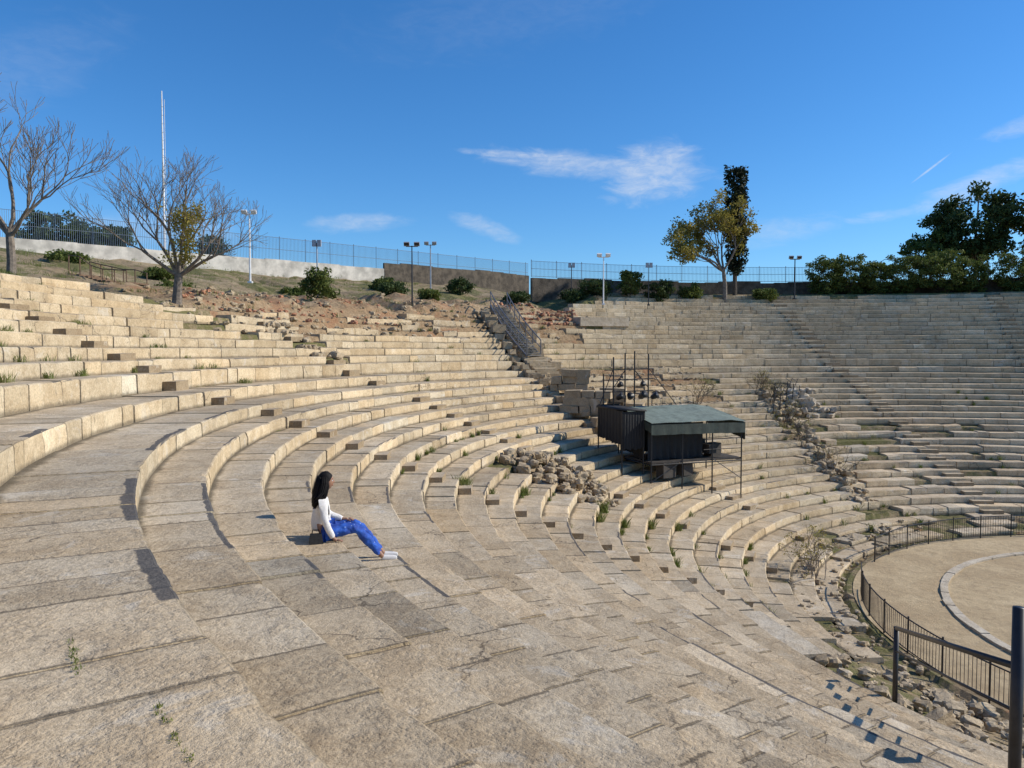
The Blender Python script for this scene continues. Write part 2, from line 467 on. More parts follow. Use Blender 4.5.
# ---------------------------------------------------------------- rubble
def scatter(name,n,thr,rr,size,mat,flat=.7,lift=0,mound=None,tf=None):
    mb=MB()
    for i in range(n):
        th=rnd.uniform(*thr); r=rnd.uniform(*rr); s=rnd.uniform(*size)*rnd.choice((.4,.6,.8,1))
        if tf: th+=tf(r)
        z=gz(th,r)+s*.1+lift
        if mound:
            q=((th-mound[0])/mound[1])**2+((r-mound[2])/mound[3])**2
            if q>1: continue
            z+=(1-q)*mound[4]*rnd.uniform(.3,1)
        mb.rock(P(th,r,z),s,0,flat)
    return mb.build(name,[mat])
scatter('rubble_pile',900,(157,169),(22.0,28.8),(.14,.5),M_rub,.8,0,(162.6,4.0,25.1,2.4,.7))
scatter('rubble_scatter',620,(118,165),(40.5,49),(.1,.42),M_rub)
scatter('red_brick_rubble',260,(117,125),(43,48),(.12,.4),M_brick,.8)
scatter('red_brick_rubble',180,(140,160),(42,47),(.1,.35),M_brick,.8)
scatter('rubble_scatter',420,(111,131),(29,36),(.08,.28),M_rub)
scatter('rubble_scatter',330,(-1.8,1.8),(18,32),(.15,.7),M_rub,tf=lambda r:lerp(112.5,105,(r-19)/11))
scatter('pale_rubble',55,(99,104),(27.5,31),(.3,.9),M_white,.8,.1)
scatter('rubble_scatter',300,(192,228),(14.6,19.2),(.1,.5),M_rub)
scatter('rubble_scatter',240,(110,190),(14.0,16.2),(.1,.3),M_rub)
scatter('rubble_scatter',240,(-3,3),(27,46),(.15,.6),M_rub,tf=ruin_th)
scatter('rubble_scatter',90,(155.6,158.4),(37.5,46),(.2,.6),M_rub)
scatter('rubble_scatter',260,(165,220),(45,62),(.08,.35),M_rub)
mb=MB()
for (th,r,a,b) in [(189.5,19.4,2.3,1.1),(192.8,19.3,1.9,1.0)]:
    mb.box(P(th,r,gz(th,r)+.10),(b,a,.16),0,Matrix.Rotation(rad(th),3,'Z'),.03)
mb.build('paving_slab',[M_white])

# ---------------------------------------------------------------- grass tufts
def leafmat(name,c1,c2,tl=.3):
    m,nt,b=new_mat(name); g=G(nt); o=g.obj()
    f=g.noise(o,1.1,2); f2=g.noise(o,9,1)
    col=g.mix(g.ramp(f,.35,.65),c1,c2); col=g.mix(g.ramp(f2,.4,.7,0,.6),col,[c*.5 for c in c1])
    g.set(b.inputs['Base Color'],col); b.inputs['Roughness'].default_value=.7; b.inputs['Specular IOR Level'].default_value=.25
    tr=g.n('ShaderNodeBsdfTranslucent'); g.set(tr.inputs[0],col); mx=g.n('ShaderNodeMixShader'); mx.inputs[0].default_value=tl
    out=nt.nodes['Material Output']
    nt.links.new(b.outputs[0],mx.inputs[1]); nt.links.new(tr.outputs[0],mx.inputs[2]); nt.links.new(mx.outputs[0],out.inputs[0]); return m
M_grass=leafmat('grass_blades',(.12,.17,.03),(.22,.24,.07))
def tuft(mb,p,R,h,n):
    for i in range(n):
        a=rnd.uniform(0,6.28); q=rnd.random()**.6*R; b=p+Vector((math.cos(a)*q,math.sin(a)*q,0))
        l=h*rnd.uniform(.4,1); t=b+Vector((rnd.gauss(0,.35)*l,rnd.gauss(0,.35)*l,l)); w=Vector((math.cos(a+1),math.sin(a+1),0))*rnd.uniform(.005,.012)*min(1,.25+h*2.5)
        md=b.lerp(t,.5)+Vector((0,0,l*.12))
        mb.add([b-w,b+w,md+w*.8,t,md-w*.8],[[0,1,2,3,4]])
gb=MB(); grs=random.Random(31)
rnd2=rnd; rnd=grs
def row_tufts(n,thr,krange,R,h,blades,back=True):
    for i in range(n):
        k=grs.randint(*krange); r0,zt,w=rows[k]; th=grs.uniform(*thr)
        r=r0+w-.06 if back else r0+.05
        if r0>rmax(th) or r0<rmin(th): continue
        tuft(gb,P(th,r,zt),R*grs.uniform(.5,1.3),h*grs.uniform(.5,1.2),int(blades*grs.uniform(.4,1.3)))
row_tufts(80,(150,181),(3,17),.16,.3,60)
row_tufts(90,(172,200),(24,34),.22,.24,60)
row_tufts(40,(120,150),(22,34),.3,.3,50)
row_tufts(60,(75,130),(1,18),.18,.35,40)
for th,k,R,h,nb in [(178.5,14,.22,.55,190),(172,12,.22,.4,150),(166,9,.22,.5,150),(194,25,.4,.3,220),(193,25,.4,.25,180),(192,26,.5,.25,170),(186,28,.5,.4,200),(185,29,.7,.35,240),(183,29,.5,.4,200),(188,29,.5,.3,160),(197,24,.3,.25,160),(171,23,.35,.25,120),(168,8,.2,.4,110),(164,7,.2,.5,110),(160,6,.2,.45,110),(170,9,.2,.5,120),(175,6,.15,.4,80)]:
    r0,zt,w=rows[k]; tuft(gb,P(th,r0+w-.12,zt),R,h,nb)
def weed_line(th0,th1,r,n,h=.028):
    for i in range(n):
        th=lerp(th0,th1,grs.random()); tuft(gb,P(th,r+grs.gauss(0,.008),stepz(r)+.002),.02,h,7)
weed_line(214.0,215.2,34.45,20,.02); weed_line(216.2,217.4,34.2,18,.02); weed_line(218.6,219.6,33.72,20,.03)
weed_line(216.4,217.8,32.85,22,.03); weed_line(213,214.2,31.97,22,.04); weed_line(210,211.4,30.2,26,.05); weed_line(206,207.5,31.0,20,.04)
weed_line(208,209,28.4,22,.05); weed_line(203,204.5,27.5,22,.05)
for i in range(1100):
    th=grs.uniform(122,205); r=grs.uniform(rmax(th)+.5,72)
    tuft(gb,P(th,r,gz(th,r)-.03),grs.uniform(.2,.8),grs.uniform(.12,.4),24)
rnd=rnd2
gb.build('grass',[M_grass])

# ---------------------------------------------------------------- orchestra railings
def bar_rail(name,ra,rb,ta,tb,h=1.05,mat=M_dark,step=.14):
    mb=MB(); n=int(abs(tb-ta)*math.pi/180*ra/step)
    top=[];bot=[]
    for i in range(n+1):
        th=ta+(tb-ta)*i/n; b=P(th,lerp(ra,rb,i/n),.02)
        if i%12==0: mb.bar(b,b+Vector((0,0,h+.08)),.028,6)
        else: mb.bar(b+Vector((0,0,.1)),b+Vector((0,0,h)),.0085,4)
        top.append(b+Vector((0,0,h))); bot.append(b+Vector((0,0,.1)))
    mb.tube(top,[.022]*len(top),6); mb.tube(bot,[.018]*len(bot),6)
    return mb.build(name,[mat])
bar_rail('metal_railing',14.2,13.6,204,157)
bar_rail('metal_railing',13.7,13.7,138,70)
mb=MB()
pf=Vector((8.12,16.0,EYE-7.62)); pn=Vector((6.02,9.0,EYE-5.7))
tf=Vector((8.12,16.0,EYE-5.87)); tn=Vector((6.02,9.0,EYE-3.77))
mb.bar(pf-Vector((0,0,.5)),tf+Vector((0,0,.03)),.055,8)
mb.bar(pn-Vector((0,0,.9)),Vector((6.02,9,EYE-3.05)),.07,10)
mb.bar(tf,tn,.045,8)
mf=tf.lerp(pf,.28); mn=tn.lerp(pn,.28)
mb.bar(mf,mn,.022,6)
mb.build('handrail',[M_dark],True)

# ---------------------------------------------------------------- control booth
BO=Vector((8.6,36.2,3.3)); BT=Vector((8.3,37.9,3.3)); BR=rad(21)
booth=empty('stage_control_booth',BT); booth.rotation_euler=(0,0,BR)
def bg_z(x,y):
    q=Matrix.Rotation(BR,3,'Z')@Vector((x-BO.x,y-BO.y,0)); return gxy(q.x+BT.x,q.y+BT.y)
def BB(mb,name,mats,smooth=False):
    ob=mb.build(name,mats,smooth); ob.parent=booth; ob.location=-BO; return ob
def canvas(name,col):
    m,nt,b=new_mat(name); g=G(nt); o=g.obj()
    f=g.noise(o,2.2,6,.7); f2=g.noise(g.scale(o,(9,1,1)),1.2,3)
    c=g.mix(g.ramp(f,.35,.7),col,[q*.6 for q in col]); c=g.mix(g.ramp(f2,.5,.7,0,.35),c,[q*1.5 for q in col])
    g.set(b.inputs['Base Color'],c); b.inputs['Roughness'].default_value=.75
    g.set(b.inputs['Normal'],g.bump(f,.04,.5)); return m
M_canopy=canvas('grey_green_roofing',(.21,.25,.20))
M_val=canvas('dark_green_tarpaulin',(.045,.06,.048))
M_black=canvas('black_cloth',(.012,.012,.013))
X0,X1,Y0,Y1=6.2,11.3,34.9,37.8; ZB,ZF=EYE-2.85,EYE-3.4
mb=MB()
nx,ny=80,8; vs=[];fs=[]
for j in range(ny+1):
    for i in range(nx+1):
        u,v=i/nx,j/ny; x=lerp(X0-.12,X1+.12,u); y=lerp(Y0-.2,Y1+.12,v)
        z=lerp(ZF,ZB,v)+.006*math.cos(i*math.pi)+.025*N(x*1.2,y*1.2)-.08*ss(.8,1,u)
        vs.append((x,y,z))
for j in range(ny):
    for i in range(nx): a=j*(nx+1)+i; fs.append([a,a+1,a+nx+2,a+nx+1])
mb.add(vs,fs); BB(mb,'roof',[M_canopy],False)
mb=MB()
def drape(p0,p1,h,wav=.05,n=30,mi=0,hj=.05):
    vs=[];fs=[]; p0=Vector(p0);p1=Vector(p1); d=(p1-p0).normalized(); nn=Vector((-d.y,d.x,0))
    for i in range(n+1):
        p=p0.lerp(p1,i/n); w=wav*math.sin(i*1.7)+wav*.6*N(i*.7,p.x)
        hh=h*(1+hj*N(i*.4,3,p.y))
        vs+= [tuple(p),tuple(p+nn*w*.6-Vector((0,0,hh*.5))),tuple(p+nn*w-Vector((0,0,hh)))]
    for i in range(n):
        for k in range(2): a=i*3+k; fs.append([a,a+3,a+4,a+1])
    mb.add(vs,fs,mi)
drape((X0-.1,Y0-.16,ZF-.06),(X1+.1,Y0-.16,ZF-.13),.50,.02)
drape((X1+.10,Y0-.15,ZF-.13),(X1+.10,Y1+.1,ZB-.13),.85,.02)
drape((X0-.10,Y0-.15,ZF-.06),(X0-.10,Y1+.1,ZB-.06),.4,.02)
BB(mb,'side_sheets',[M_val],True)
mb=MB()
drape((X0-.05,Y1-.1,ZB-.08),(X1-1.0,Y1-.1,ZB-.1),2.2,.05)
drape((X0-.05,Y0+.6,ZF-.1),(X0-.05,Y1-.1,ZB-.1),1.8,.05)
drape((X0+.1,Y0+.5,ZF-.1),(X0+3.2,Y0+.5,ZF-.1),1.75,.06)
bx0,bx1,by0,by1=4.95,6.15,35.4,37.9
drape((bx0,by0,EYE-2.9),(bx1,by0,EYE-2.85),1.8,.05)
drape((bx0,by0,EYE-2.9),(bx0,by1,EYE-2.7),1.6,.05)
drape((bx0,by1,EYE-2.7),(bx1,by1,EYE-2.7),1.3,.05)
mb.box(((bx0+bx1)/2,(by0+by1)/2,EYE-2.82),(1.3,2.6,.1),0,Matrix.Rotation(.03,3,'Y'),.03)
BB(mb,'black_drapes',[M_black],True)
mb=MB()
for x in (X0,X0+1.7,X0+3.4,X1):
    for y in (Y0,Y1):
        mb.bar((x,y,bg_z(x,y)-.2),(x,y,ZF-.05 if y==Y0 else ZB-.05),.035,6)
for x in (bx0,bx1-.05):
    for y in (by0+.05,by1-.05): mb.bar((x,y,bg_z(x,y)-.2),(x,y,EYE-2.85),.035,6)
DZ=3.9
for y in (Y0,Y1): mb.bar((X0,y,DZ-.1),(X1,y,DZ-.1),.035,6)
for x in (X0,X1): mb.bar((x,Y0,DZ-.1),(x,Y1,DZ-.1),.035,6)
for z in (DZ+.5,DZ+1.0): mb.bar((X0+2.9,Y0,z),(X1,Y0,z),.022,6)
mb.bar((X0,Y0,3.0),(X0+1.7,Y0,DZ),.022,5); mb.bar((X1-1.6,Y0,DZ),(X1,Y0,2.9),.022,5)
ms=.75
for (x,y,zt) in ((5.0,37.8,EYE-.35),(5.6,37.7,EYE-.15),(6.2,37.8,EYE-.05),(7.0,37.8,EYE-.2),(4.5,37.9,EYE-1.2)):
    mb.bar((x+ms,y,ZB-.6),(x+ms,y,zt),.038,6)
for z in (EYE-1.0,EYE-1.5,EYE-2.1): mb.bar((4.5+ms,37.8,z),(7.3+ms,37.8,z+.05),.028,6)
mb.bar((5.0+ms,37.8,EYE-1.9),(5.6+ms,37.7,EYE-1.0),.024,5); mb.bar((6.2+ms,37.8,EYE-1.0),(7.0+ms,37.8,EYE-1.9),.024,5)
mb.bar((7.0+ms,37.8,EYE-.9),(8.6+ms,37.7,EYE-2.8),.022,5); mb.bar((4.3+ms,37.9,EYE-2.7),(5.0+ms,37.8,EYE-.9),.022,5)
BB(mb,'scaffold_frame',[M_dark])
mb=MB()
mb.box(((X0+X1)/2,(Y0+Y1)/2,DZ),(X1-X0,Y1-Y0,.08),0)
for x,y,z,s in ((9.9,35.6,4.35,.5),(10.4,36,4.25,.7),(9.9,36.7,4.35,.8),(7.2,35.2,3.5,.8),(8.3,35.3,3.45,.6)): mb.box((x,y,z),(s,.5,s*.9),0,Matrix.Rotation(.2,3,'Z'))
BB(mb,'deck_and_cases',[simple('dark_plywood',(.05,.042,.035),.8,.3,4)])
mb=MB()
for (x,z,t,s) in ((5.3,EYE-2.35,.5,.9),(5.9,EYE-2.35,-.4,.9),(6.6,EYE-2.3,.3,1.0),(7.3,EYE-2.35,.6,.9),(6.6,EYE-1.75,-.2,.7),(5.3,EYE-1.75,.4,.7)):
    R_=Matrix.Rotation(t,3,'Z')@Matrix.Rotation(1.1,3,'X'); x+=ms
    a=Vector((x,37.7,z)); d=R_@Vector((0,0,1))*s
    mb.tube([a-d*.22,a-d*.12,a+d*.12,a+d*.2],[.09*s,.15*s,.17*s,.21*s],10); mb.bar(a,(x,37.75,z+.25),.02,5)
BB(mb,'spotlights',[M_dark],True)
mb=MB()
for i in range(5):
    x=17.2+i*.55; y=50.5+i*.4; z=gxy(x,y)
    mb.bar((x,y,z-.1),(x+.1,y,z+2.0-.15*i),.03,5)
    if i<4: mb.bar((x,y,z+1.9),(x+.55,y+.4,z+1.6),.025,5); mb.bar((x,y,z+.9),(x+.55,y+.4,z+1.9),.02,5)
mb.build('steel_frame',[M_dark])

# ---------------------------------------------------------------- woman
W=empty('seated_woman')
wth=204.0; wr=31.11+.24; wz=rows[19][1]
wp=P(wth,wr,wz+.005); W.location=wp
W.rotation_euler=(0,0,rad(wth+180-6)); W.scale=(1.08,1.08,1.08)
def skinobj(name,J,E,mat,sub=2,roots=(0,),disp=0):
    me=bpy.data.meshes.new(name); me.from_pydata([j[:3] for j in J],E,[]); me.materials.append(mat)
    ob=bpy.data.objects.new(name,me); bpy.context.scene.collection.objects.link(ob); ob.parent=W
    md=ob.modifiers.new('Skin','SKIN'); md.use_smooth_shade=True
    sv=me.skin_vertices[0].data
    for i,j in enumerate(J):
        ra=j[3]; rb=j[4] if len(j)>4 else ra; sv[i].radius=(ra,rb); sv[i].use_root=(i in roots)
    s=ob.modifiers.new('Sub','SUBSURF'); s.levels=sub; s.render_levels=sub
    if disp:
        tx=bpy.data.textures.new(name+'_folds','CLOUDS'); tx.noise_scale=.09; tx.noise_depth=2
        dm=ob.modifiers.new('Folds','DISPLACE'); dm.texture=tx; dm.strength=disp; dm.mid_level=.5; dm.texture_coords='LOCAL'
    return ob
M_skin=simple('brown_skin',(.30,.16,.10),.55,.08,6)
M_hair=simple('black_hair',(.006,.005,.005),.7,.3,30)
M_hair.node_tree.nodes['Principled BSDF'].inputs['Specular IOR Level'].default_value=.2
M_top=simple('white_knit_top',(.74,.72,.69),.85,.06,20,0,.01)
M_shoe=simple('white_trainers',(.62,.60,.58),.6,.06,12)
def trouser_mat():
    m,nt,b=new_mat('blue_patterned_cloth'); g=G(nt); o=g.obj()
    vo=g.n('ShaderNodeTexVoronoi'); g.set(vo.inputs['Vector'],o); vo.inputs['Scale'].default_value=15
    f=g.noise(o,7,4,.6)
    c=g.mix(g.ramp(f,.35,.65),(.010,.045,.26),(.018,.10,.46))
    c=g.mix(g.ramp(vo.outputs['Distance'],.10,.17,.6,0),c,(.35,.45,.62))
    g.set(b.inputs['Base Color'],c); b.inputs['Roughness'].default_value=.8
    g.set(b.inputs['Normal'],g.bump(f,.03,.8)); return m
M_trs=trouser_mat()
body=[(-.02,0,.12,.10,.13),(-.03,0,.27,.085,.115),(-.02,0,.43,.085,.125),(.0,0,.575,.05,.055),(.022,0,.69,.045,.045),
 (-.01,.155,.535,.045),(.08,.20,.30,.034),(.28,.10,.235,.024),
 (-.01,-.155,.535,.045),(.01,-.215,.28,.034),(.12,-.225,.055,.024),
 (.02,.09,.10,.085),(.46,.085,.17,.055),(.80,.08,-.25,.036),
 (.02,-.09,.10,.085),(.44,-.10,.15,.055),(.76,-.09,-.25,.036),
 (.34,.08,.235,.026,.016),(.16,-.235,.028,.026,.016),(.84,.08,-.30,.032),(.80,-.09,-.30,.032)]
be=[(0,1),(1,2),(2,3),(3,4),(2,5),(5,6),(6,7),(7,17),(2,8),(8,9),(9,10),(10,18),(0,11),(11,12),(12,13),(13,19),(0,14),(14,15),(15,16),(16,20)]
skinobj('body',body,be,M_skin)
top=[(-.02,0,.10,.125,.155),(-.03,0,.26,.11,.14),(-.02,0,.43,.105,.14),(-.005,0,.555,.07,.08),(.0,0,.60,.055,.06),
 (-.01,.15,.525,.065),(.08,.205,.30,.052),(.25,.115,.245,.042),(.27,.105,.238,.036),
 (-.01,-.15,.525,.065),(.01,-.22,.28,.052),(.10,-.225,.085,.042),(.11,-.225,.065,.036)]
te=[(0,1),(1,2),(2,3),(3,4),(2,5),(5,6),(6,7),(7,8),(2,9),(9,10),(10,11),(11,12)]
skinobj('knit_top',top,te,M_top,3,(0,),.022)
tr=[(-.03,0,.115,.125,.16),(.06,.10,.11,.115,.10),(.28,.10,.15,.095,.085),(.46,.09,.165,.078,.07),(.62,.085,-.03,.068),(.75,.08,-.19,.052),(.785,.08,-.235,.045),
 (.06,-.10,.11,.115,.10),(.27,-.11,.14,.095,.085),(.44,-.105,.145,.078,.07),(.59,-.10,-.04,.068),(.71,-.092,-.19,.052),(.745,-.09,-.235,.045)]
tre=[(0,1),(1,2),(2,3),(3,4),(4,5),(5,6),(0,7),(7,8),(8,9),(9,10),(10,11),(11,12)]
skinobj('trousers',tr,tre,M_trs,3,(0,),.05)
sh=[];se=[];rt=[]
for (x,y) in ((.83,.08),(.79,-.09)):
    o=len(sh); sh+=[(x-.03,y,-.285,.034,.042),(x+.05,y,-.292,.032,.042),(x+.13,y-.005,-.302,.025,.044),(x+.19,y-.008,-.308,.018,.032)]; se+=[(o,o+1),(o+1,o+2),(o+2,o+3)]; rt.append(o)
skinobj('shoes',sh,se,M_shoe,2,rt)
hf=[];he=[];rt=[]
def chain(pts,rs):
    o=len(hf)
    for p,r in zip(pts,rs): hf.append((*p,r))
    for i in range(len(pts)-1): he.append((o+i,o+i+1))
    rt.append(o)
for i,(dy,L) in enumerate(((-.028,.058),(-.010,.070),(.010,.066),(.027,.052))):
    b=Vector((.17,-.235+dy,.026)); chain([b,b+Vector((L*.45,dy*.2,.008)),b+Vector((L*.8,dy*.3,-.002)),b+Vector((L,dy*.35,-.012))],[.010,.009,.008,.006])
    b=Vector((.35,.08-dy,.240)); chain([b,b+Vector((L*.45,-dy*.2,.004)),b+Vector((L*.8,-dy*.3,-.008)),b+Vector((L,-dy*.35,-.022))],[.010,.009,.008,.006])
chain([Vector((.14,-.212,.035)),Vector((.165,-.192,.03)),Vector((.19,-.182,.022))],[.011,.010,.007])
chain([Vector((.32,.058,.235)),Vector((.345,.036,.232)),Vector((.37,.028,.222))],[.011,.010,.007])
skinobj('fingers',hf,he,M_skin,1,rt)
HC=Vector((.045,0,.79))
def headfn(v):
    x,y,z=v
    if z<0: k=1-.28*(-z/.118)**1.3; y*=k; x*= (1-.10*(-z/.118)) ; x+=.010*(-z/.118)
    if x<0: x*=1.05
    if x>0 and z<.02: x*=.97
    if x>0:
        x+=.026*math.exp(-((y/.013)**2))*math.exp(-(((z+.020)/.022)**2))
        x+=.007*math.exp(-((y/.045)**2))*math.exp(-(((z-.025)/.012)**2))
        x-=.008*(math.exp(-(((abs(y)-.030)/.016)**2)))*math.exp(-(((z-.004)/.014)**2))
        x+=.009*math.exp(-((y/.022)**2))*math.exp(-(((z+.062)/.010)**2))
        x+=.008*math.exp(-((y/.02)**2))*math.exp(-(((z+.098)/.014)**2))
    return Vector((x,y,z))
mb=MB(); mb.ball(HC,.094,.074,.118,0,40,36,headfn)
for s in (-1,1): mb.ball(HC+Vector((-.008,s*.074,-.008)),.016,.008,.030,0,10,8)
for s in (-1,1): mb.ball(HC+Vector((.078,s*.030,.004)),.012,.013,.010,1,10,8)
for s in (-1,1): mb.ball(HC+Vector((.087,s*.030,.004)),.0055,.006,.006,2,8,6)
mb.ball(HC+Vector((.089,0,-.062)),.008,.024,.008,3,12,8)
for s in (-1,1): mb.tube([HC+Vector((.085,s*.016,.026)),HC+Vector((.086,s*.032,.031)),HC+Vector((.074,s*.050,.025))],[.003,.0035,.002],5,2)
hd=mb.build('head',[M_skin,M_shoe,M_hair,simple('lips',(.30,.10,.08),.5,.1,8)],True); hd.parent=W
mb=MB()
def capfn(v): return v*(1+.03*N(v.x*40,v.y*40,v.z*12))
vs=[];fs=[];n=36;m=18
for i in range(m+1):
    ph=math.pi*i/m*.66
    for j in range(n):
        t=2*math.pi*j/n
        front=max(0,math.cos(t)); p2=ph*(1-.50*front**.8)
        v=Vector((.108*math.sin(p2)*math.cos(t)-.008,.088*math.sin(p2)*math.sin(t),.130*math.cos(p2)+.002))
        vs.append(capfn(v)+HC)
for i in range(m):
    for j in range(n): fs.append([i*n+j,(i+1)*n+j,(i+1)*n+(j+1)%n,i*n+(j+1)%n])
mb.add(vs,fs)
hr=random.Random(9)
for i in range(230):
    a=hr.uniform(math.radians(74),math.radians(286)); s=hr.uniform(.8,1.10)
    p0=HC+Vector((.104*math.cos(a)*s*.9-.01,.086*math.sin(a)*s,hr.uniform(.0,.07)))
    out=Vector((math.cos(a),math.sin(a),0))
    ln=hr.uniform(.28,.37) if math.cos(a)<.0 else hr.uniform(.20,.28)
    p1=p0+out*.026+Vector((0,0,-.09)); p2=p0+out*.030+Vector((-.03,out.y*.02,-.2))
    p3=Vector((-.10-.04*hr.random(),p2.y*1.25+hr.gauss(0,.015),p0.z-ln)) if math.cos(a)<.0 else p2+Vector((-.03,hr.gauss(0,.01),-(ln-.2)))
    mb.tube([p0,p1,p2,p2.lerp(p3,.55),p3],[.010,.014,.014,.012,.003],5)
hh=mb.build('hair',[M_hair],True); hh.parent=W
mb=MB(); mb.box((-.12,-.24,.07),(.20,.12,.15),0,None,.015,.8); mb.tube([(-.18,-.24,.12),(-.16,-.24,.2),(-.08,-.24,.2),(-.06,-.24,.12)],[.008]*4,6)
bag=mb.build('handbag',[M_black]); bag.matrix_world=Matrix.Translation(wp)@Matrix.Rotation(rad(wth+174),4,'Z')

# ---------------------------------------------------------------- perimeter walls & fences
def fence_line(name,pts,zb,zt,mat,post=2.5,bar=.25,br=.011,rails=3,pr=.035,lean=0):
    mb=MB(); L=[0]
    for a,b in zip(pts,pts[1:]): L.append(L[-1]+(b-a).length)
    def at(s):
        for i in range(len(pts)-1):
            if s<=L[i+1] or i==len(pts)-2: return pts[i].lerp(pts[i+1],(s-L[i])/(L[i+1]-L[i]))
    s=0; k=0; per=int(round(post/bar)); line=[]
    while s<L[-1]:
        p=at(s); line.append(p)
        if k%per==0: mb.bar((p.x,p.y,zb),(p.x,p.y,zt+.12),pr,5)
        else: mb.bar((p.x,p.y,zb),(p.x,p.y,zt),br,3)
        s+=bar; k+=1
    for j in range(rails):
        z=lerp(zb+.1,zt,j/(rails-1)); q=[(p.x,p.y,z) for p in line[::4]]
        mb.tube(q,[.022]*len(q),4)
    return mb.build(name,[mat])
def wall_line(name,pts,zb,zt,t,mat,hv=.04):
    mb=MB(); n=len(pts)
    for i in range(n-1):
        a,b=pts[i],pts[i+1]; d=(b-a); L=d.length; ang=math.atan2(d.y,d.x); c=(a+b)/2
        hj=rnd.uniform(-hv,hv)
        mb.box((c.x,c.y,(zb+zt+hj)/2),(L-.004,t,zt+hj-zb),0,Matrix.Rotation(ang,3,'Z'))
    return mb.build(name,[mat])
A=Vector((-36.6,60,0)); D=Vector((38.6,35,0))
def LP(t): return A+D*t
lp=[LP(-1.0+.05*i) for i in range(0,41)]
fence_line('perimeter_fence',lp,EYE+8.3,EYE+10.6,M_fence,2.6,.14,.016)
wall_line('whitewashed_wall',[LP(-1+.05*i) for i in range(0,33)],EYE+6.5,EYE+8.5,.25,M_wwall)
wall_line('perimeter_stone_wall',[LP(.6+.04*i) for i in range(0,11)],EYE+6.5,EYE+9.2,.3,M_dwall,.1)
ring=[P(116.5-1.5*i,54,0) for i in range(0,46)]
wall_line('perimeter_stone_wall',ring,EYE+4.5,EYE+6.8,.4,M_dwall,.1)
fence_line('perimeter_fence',ring,EYE+6.8,EYE+8.3,M_fence,2.6,.14,.016)
mb=MB(); a=Vector((-26.0,46.5,0)); b=Vector((-21.6,44.5,0))
for i in range(14):
    p=a.lerp(b,i/13); q=gz(*polar(p.x,p.y)); mb.box((p.x,p.y,q+.12),(.3,1.4,.1),0,Matrix.Rotation(-.42,3,'Z'))
for off in (-.7,.7):
    pts=[]
    for i in range(6):
        p=a.lerp(b,i/5)+Vector((.4*off,.9*off,0)); q=gz(*polar(p.x,p.y)); mb.bar((p.x,p.y,q-.1),(p.x,p.y,q+1.0),.035,5); pts.append((p.x,p.y,q+.98))
    mb.tube(pts,[.03]*6,5)
mb.build('wooden_steps',[simple('weathered_wood',(.16,.10,.06),.85,.3,4)])

# ---------------------------------------------------------------- light poles
def pole(x,y,top,mat,kind='flood',r=.06,name='floodlight_pole'):
    zb=gxy(x,y)-.3; mb=MB(); zt=EYE+top
    mb.tube([(x,y,zb),(x,y,zt)],[r*1.3,r*.8],8)
    mb.box((x,y,zb+.35),(r*5,r*5,.14),0)
    if kind=='flood':
        mb.bar((x-.45,y,zt-.05),(x+.45,y,zt-.05),.035)
        for s in (-.38,.38):
            mb.box((x+s,y-.08,zt+.12),(.42,.16,.3),1,Matrix.Rotation(.5,3,'X'))
            mb.box((x+s,y-.19,zt+.10),(.34,.02,.22),0,Matrix.Rotation(.5,3,'X'))
    elif kind=='box':
        mb.bar((x-.3,y,zt-.2),(x+.3,y,zt-.2),.03)
        for s in (-.15,.18): mb.box((x+s,y-.1,zt-.05),(.26,.2,.42),1)
    elif kind=='street':
        mb.tube([(x,y,zt-.1),(x+.25,y-.1,zt+.12),(x+.6,y-.2,zt+.16)],[.035,.03,.03],6)
        mb.box((x+.72,y-.22,zt+.15),(.5,.2,.1),1,None,0,.8)
    return mb.build(name,[mat,M_white_p if mat is M_white_p else M_grey])
mb=MB(); mb.tube([(-31.4,70,EYE+5),(-31.4,70,EYE+16),(-31.4,70,EYE+23.2)],[.13,.10,.05],8)
mb.box((-31.4,70,EYE+8.2),(.6,.6,.3),0)
for i in range(18): mb.bar((-31.4,70-.14,EYE+9+i*.75),(-31.12,70-.14,EYE+9+i*.75),.02,4)
mb.bar((-31.12,69.86,EYE+8.5),(-31.12,69.86,EYE+22.4),.025,5)
mb.build('radio_mast',[M_white_p])
pole(-21,62,10.9,M_white_p,'flood',.07)
pole(-13.1,52,7.2,M_grey,'box',.05)
pole(-7.5,58,7.8,M_dark,'flood',.05)
pole(-7.9,75,10.2,M_grey,'flood',.06)
pole(8.05,68,8.2,M_white_p,'flood',.05)
pole(5.3,69,7.6,M_dark,'box',.04)
pole(12.2,69,7.6,M_dark,'box',.04)
pole(26.7,73,8.6,M_dark,'flood',.06)
pole(36.5,76.5,8.8,M_grey,'street',.06,'street_lamp')

